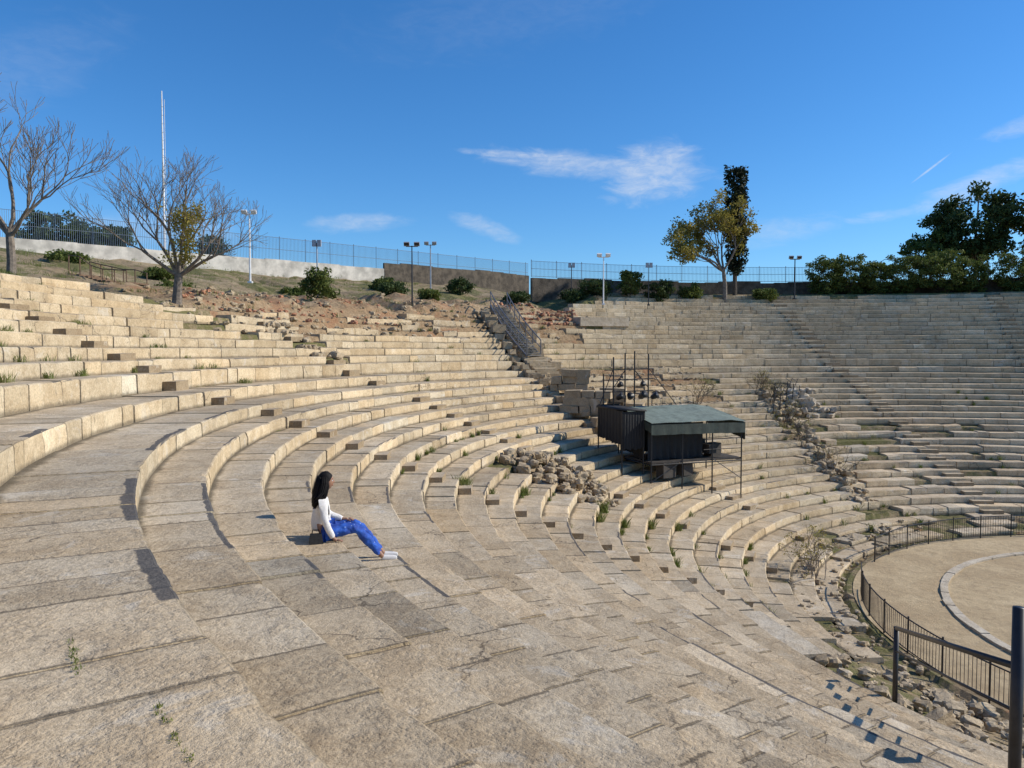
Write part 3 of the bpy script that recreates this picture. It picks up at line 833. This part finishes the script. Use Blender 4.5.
# ---------------------------------------------------------------- vegetation
M_pine=leafmat('pine_foliage',(.04,.068,.02),(.085,.12,.035))
M_cyp=leafmat('cypress_foliage',(.014,.022,.010),(.03,.042,.018),.1)
M_gold=leafmat('autumn_foliage',(.24,.21,.04),(.38,.31,.07),.4)
M_bush=leafmat('shrub_foliage',(.08,.115,.022),(.17,.20,.05))
M_bark=simple('grey_bark',(.20,.165,.13),.9,.35,6,0,.03)
M_barkd=simple('dark_bark',(.09,.07,.05),.9,.35,6,0,.03)
nr=np.random.RandomState(5)
def leaves(mb,centers,per,spread,size,mi,squash=1.0):
    c=np.repeat(np.array(centers,dtype=float),per,axis=0); n=len(c)
    d=nr.normal(size=(n,3)); d/=np.linalg.norm(d,axis=1)[:,None]; d*= (nr.rand(n)**.5)[:,None]*spread; d[:,2]*=squash
    c=c+d; a=nr.normal(size=(n,3)); a/=np.linalg.norm(a,axis=1)[:,None]
    b=np.cross(a,nr.normal(size=(n,3))); b/=np.linalg.norm(b,axis=1)[:,None]
    s=(size*(.6+.8*nr.rand(n)))[:,None]
    v=np.stack([c-a*s,c-b*s*.5,c+a*s,c+b*s*.5],axis=1).reshape(-1,3)
    o=len(mb.v); mb.v.extend(map(tuple,v)); mb.f.extend([[o+4*i,o+4*i+1,o+4*i+2,o+4*i+3] for i in range(n)]); mb.m.extend([mi]*n)
def grow(mb,p,d,L,r,depth,tips,spread=.6,up=.15,kids=(2,3),minr=.006,wob=.18):
    pts=[p.copy()]; q=p.copy(); dd=d.copy(); ns=4
    rr=[r]; r1=max(minr,r*.62)
    for i in range(ns):
        dd=(dd+Vector((rnd.gauss(0,wob),rnd.gauss(0,wob),rnd.gauss(0,wob)+up*.3))).normalized()
        q=q+dd*L/ns; pts.append(q.copy()); rr.append(lerp(r,r1,(i+1)/ns))
        if depth>0 and i in (1,2) and rnd.random()<.55:
            ax=Vector((rnd.gauss(0,1),rnd.gauss(0,1),rnd.gauss(0,.4))).normalized()
            grow(mb,q,(dd+ax*spread*1.3).normalized(),L*rnd.uniform(.5,.75),rr[-1]*.55,depth-1,tips,spread,up,kids,minr,wob)
    mb.tube(pts,rr,7 if r>.06 else 4,0,False)
    if depth==0: tips.append(q.copy()); return
    for i in range(rnd.choice(kids)):
        ax=Vector((rnd.gauss(0,1),rnd.gauss(0,1),rnd.gauss(0,.4))).normalized()
        nd=(dd+ax*spread+Vector((0,0,up))).normalized()
        grow(mb,q,nd,L*rnd.uniform(.62,.85),r1*rnd.uniform(.7,.9),depth-1,tips,spread,up,kids,minr,wob)
x,y=-20.75,32; mb=MB(); tips=[]; rnd.seed(11)
b0=Vector((x,y,gxy(x,y)-.2))
mb.tube([b0,b0+Vector((.05,0,1.2)),b0+Vector((.0,0,2.5))],[.21,.17,.15],9)
for a,L in ((-.35,2.1),(.1,2.4),(.5,1.9),(.9,1.6),(-.8,1.8)):
    grow(mb,b0+Vector((0,0,2.45-.3*abs(a))),Vector((math.sin(a),rnd.uniform(-.4,.4),math.cos(a)*1.2)).normalized(),L,.085,4,tips,.55,.16,(2,3),.009,.10)
mb.build('bare_tree',[M_bark])
x,y=-16.5,38; mb=MB(); tips=[]; rnd.seed(4)
b0=Vector((x,y,gxy(x,y)-.2))
mb.tube([b0,b0+Vector((.05,0,.8)),b0+Vector((.12,0,1.6))],[.26,.21,.18],9)
for a,L in ((-1.1,2.0),(-.6,2.0),(-.15,2.2),(.3,2.1),(.8,1.9),(1.2,1.8),(.1,1.9)):
    grow(mb,b0+Vector((.12,0,1.5)),Vector((math.sin(a),rnd.uniform(-.5,.5),math.cos(a)*1.0)).normalized(),L,.10,4,tips,.55,.12,(2,3),.008,.12)
c=[t for t in tips if abs(t.x-x-.5)<1.1 and t.z<b0.z+5.2 and rnd.random()<.5]
c+=[b0+Vector((.5+rnd.gauss(0,.4),rnd.gauss(0,.5),rnd.uniform(2.0,4.8))) for i in range(75)]
leaves(mb,c,20,.36,.072,1)
mb.build('sparse_autumn_tree',[M_bark,M_gold])
rnd.seed(23)
x,y=20.0,72.5; mb=MB(); tips=[]; b0=Vector((x,y,gxy(x,y)-.3))
mb.tube([b0,b0+Vector((.0,0,1.6)),b0+Vector((-.2,0,3.2))],[.24,.19,.16],9)
for a in (-1.25,-.95,-.6,-.25,.1,.5):
    grow(mb,b0+Vector((-.2,0,2.9)),Vector((math.sin(a),rnd.uniform(-.4,.4),math.cos(a))).normalized(),2.5,.11,3,tips,.5,.06,(2,2,3),.012,.12)
tips=[t for t in tips if t.x<x+2.6]
leaves(mb,tips,34,.62,.13,1,.8)
mb.build('autumn_tree',[M_bark,M_gold])
x,y=21.2,73.5; mb=MB(); b0=Vector((x,y,gxy(x,y)-.3)); cs=[]
mb.tube([b0,b0+Vector((0,0,6)),b0+Vector((0,0,12.0))],[.22,.14,.03],8)
for i in range(260):
    h=rnd.uniform(2.6,12.2); w=.95*min(1,(12.8-h)/1.0+.35)*min(1,(h-1.8)/1.6)*(1+.35*N(h*.8,3))
    a=rnd.uniform(0,6.28); q=rnd.random()**.5*w
    cs.append(b0+Vector((math.cos(a)*q,math.sin(a)*q,h)))
leaves(mb,cs,26,.36,.15,1,1.5)
mb.build('cypress_tree',[M_barkd,M_cyp])
def crown_tree(name,x,y,zt,zc0,w,seed,mat,trunk=.2,n=60,per=60,sz=.15,sp=.75,bark=M_barkd,zb=None):
    rnd.seed(seed); mb=MB(); zb=(gxy(x,y) if zb is None else zb)-.3
    zt+=EYE; zc0+=EYE
    fork=max(zb+.5,zc0-.3)
    mb.tube([(x,y,zb),Vector((x+rnd.gauss(0,.1),y,(zb+fork)/2)),Vector((x+rnd.gauss(0,.2),y,fork))],[trunk,trunk*.8,trunk*.7],8)
    cs=[]
    for i in range(n):
        a=rnd.uniform(0,6.28); u=rnd.uniform(-1,1); R=rnd.uniform(.3,1)**.5
        k=math.sqrt(1-u*u*.9)
        lob=1+.32*N(math.cos(a)*1.3+seed,math.sin(a)*1.3,u*1.5)
        c=Vector((x+math.cos(a)*w*k*R*lob,y+math.sin(a)*w*k*R*lob,(zt+zc0)/2+u*(zt-zc0)/2*R*lob)); cs.append(c)
        if i%4==0: mb.tube([(x,y,fork),((x+c.x)/2,(y+c.y)/2,(fork+c.z)/2-.1),c],[trunk*.4,trunk*.22,.02],5)
    leaves(mb,cs,per,sp,sz,1,.6)
    return mb.build(name,[bark,mat])
crown_tree('pine_tree',50.2,84,17.2,9.8,4.4,3,M_pine,.3,130,80,.22,1.1)
crown_tree('pine_tree',46.0,85,13.2,8.4,2.6,31,M_bush,.25,60,70,.2,.9)
crown_tree('pine_tree',56.6,80,18.6,8.5,3.9,9,M_bush,.3,120,75,.2,1.0)
crown_tree('pine_tree',-45.5,78,13.6,10.4,3.6,14,M_pine,.25,60,70,.2,.9)
crown_tree('pine_tree',-41,79,12.4,10.2,2.2,15,M_pine,.25,36,70,.2,.8)
crown_tree('pine_tree',-31,80,11.8,9.6,1.6,16,M_pine,.15,26,60,.18,.7)
def bush(x,y,w,h,seed,mat=M_bush,sink=.1):
    z=gxy(x,y)-EYE-sink
    return crown_tree('shrub',x,y,z+h,z,w,seed,mat,.05,int(24+14*w*h),50,.11,.45)
for i,(x,y,w,h,m) in enumerate([(-12.8,51,.95,2.0,M_bush),(-9.6,62,1.2,1.4,M_pine),(-6.5,61,.7,.8,M_bush),(-25,55,1.0,.8,M_bush),
  (7.5,70,1.6,1.6,M_pine),(10.9,71.2,1.0,2.4,M_bush),(13.6,71.5,1.3,1.8,M_pine),(5.5,69.6,1.0,1.2,M_pine),
  (30.5,75.4,1.7,3.9,M_bush),(33.0,75.4,1.9,4.2,M_bush),(35.3,75,1.6,3.5,M_bush),(38,75,1.8,4.1,M_bush),(41.0,74,2.3,4.4,M_bush),(43.8,73.6,1.8,3.9,M_bush),(46.8,72,1.7,4.0,M_bush),(50,71,1.7,3.6,M_pine),
  (-17,60,.8,.7,M_bush),(-30,52,1.2,.7,M_bush),(16.8,72.5,1.0,1.4,M_bush),(24,73,1.1,1.2,M_bush),(0.5,66,1.0,1.0,M_pine),(-5,75,1.3,1.6,M_pine),(-12,72,1.2,1.1,M_bush),(-22,50,1.1,.6,M_bush)]):
    bush(x,y,w,h,40+i,m)
def dry_shrub(th,r,n,L,seed,lv=7,bark=M_bark):
    rnd.seed(seed); mb=MB(); tips=[]; b0=P(th,r,gz(th,r)-.05)
    for i in range(n): grow(mb,b0+Vector((rnd.gauss(0,.15),rnd.gauss(0,.15),0)),Vector((rnd.gauss(0,.5),rnd.gauss(0,.5),1)).normalized(),L,.02,2,tips,.6,.1,(2,3),.007)
    leaves(mb,tips,lv,.15,.035,1); mb.build('dry_shrub',[bark,M_gold])
dry_shrub(156,15.2,9,.9,3)
for i,(th,r) in enumerate([(111.5,21),(110,24),(108.5,26.5),(107,29),(106,31),(118,29.5)]): dry_shrub(th,r,9,.8,60+i,3,M_barkd)

# ---------------------------------------------------------------- camera / light / world
cam=bpy.data.cameras.new('camera'); co=bpy.data.objects.new('camera',cam); bpy.context.scene.collection.objects.link(co)
co.location=(0,0,EYE); co.rotation_euler=(rad(90-2.53),0,0); cam.sensor_width=36; cam.lens=769/1024*36; cam.clip_end=6000; cam.clip_start=.05
bpy.context.scene.camera=co
SAZ,SEL=85.5,34.0
sd=Vector((math.sin(rad(SAZ))*math.cos(rad(SEL)),math.cos(rad(SAZ))*math.cos(rad(SEL)),math.sin(rad(SEL))))
sl=bpy.data.lights.new('sun','SUN'); sl.energy=5.0; sl.angle=rad(.53); sl.color=(1,.92,.79)
so=bpy.data.objects.new('sun',sl); so.rotation_euler=sd.to_track_quat('Z','Y').to_euler(); bpy.context.scene.collection.objects.link(so)
w=bpy.data.worlds.new('World'); bpy.context.scene.world=w; w.use_nodes=True; nt=w.node_tree; g=G(nt)
bg=nt.nodes['Background']; sky=g.n('ShaderNodeTexSky'); sky.sky_type='NISHITA'; sky.sun_disc=False
sky.sun_elevation=rad(SEL); sky.sun_rotation=rad(SAZ); sky.air_density=1.0; sky.dust_density=.2; sky.ozone_density=3.0; sky.altitude=50
tint=g.mix(1.0,sky.outputs[0],(.78,1.05,1.34),'MULTIPLY')
hs=g.n('ShaderNodeHueSaturation'); g.set(hs.inputs['Color'],tint); hs.inputs['Saturation'].default_value=1.12; hs.inputs['Value'].default_value=1.05
tc=g.n('ShaderNodeTexCoord').outputs['Generated']; sx=g.n('ShaderNodeSeparateXYZ'); g.set(sx.inputs[0],tc)
az=g.math('MULTIPLY',g.math('ARCTAN2',sx.outputs[0],sx.outputs[1]),57.2958)
el=g.math('MULTIPLY',g.math('ARCSINE',sx.outputs[2]),57.2958)
cv=g.n('ShaderNodeCombineXYZ'); g.set(cv.inputs[0],az); g.set(cv.inputs[1],g.math('MULTIPLY',el,2.6))
nz=g.noise(cv.outputs[0],.28,8,.62,1.2); nz2=g.noise(cv.outputs[0],.9,6,.65,.8)
tot=None
for (a0,e0,wa,we,tilt,op) in [(6.0,13.2,8.5,1.0,-6,.5),(10.2,12.6,3.6,2.2,8,.6),(2.5,13.9,7,.35,-4,.6),(-11.2,9.1,4.2,.7,4,.35),(-2,9.0,2.6,.7,-18,.35),(31,10.4,4.5,.8,18,.45),(34,13.6,3,.6,10,.4),
      (25.6,8.9,2.4,.4,5,.3),(19,8.2,4,1.0,8,.25),(-25,8.0,6,1.2,0,.25),(-34,16,9,2.5,30,.08),(2,24,14,3,12,.05),(28.3,11.6,1.4,.08,36,.55)]:
    t=rad(tilt); dx=g.math('SUBTRACT',az,a0); dy=g.math('SUBTRACT',el,e0)
    u=g.math('ADD',g.math('MULTIPLY',dx,math.cos(t)/wa),g.math('MULTIPLY',dy,math.sin(t)/wa))
    v=g.math('ADD',g.math('MULTIPLY',dx,-math.sin(t)/we),g.math('MULTIPLY',dy,math.cos(t)/we))
    q=g.math('ADD',g.math('MULTIPLY',u,u),g.math('MULTIPLY',v,v))
    if we>.2: q=g.math('ADD',q,g.math('MULTIPLY',g.math('SUBTRACT',nz,.5),2.6))
    mk=g.ramp(q,-.3,1.3,op,0)
    tot=mk if tot is None else g.math('MAXIMUM',tot,mk)
f=g.math('MULTIPLY',tot,g.ramp(nz2,.2,.75,.4,1.0),clamp=True)
col=g.mix(f,hs.outputs[0],(7.0,7.4,8.0))
g.set(bg.inputs[0],col); bg.inputs[1].default_value=.11
sc=bpy.context.scene; sc.view_settings.view_transform='Standard'; sc.view_settings.look='None'; sc.view_settings.exposure=0
print('TIME',time.time()-T0)
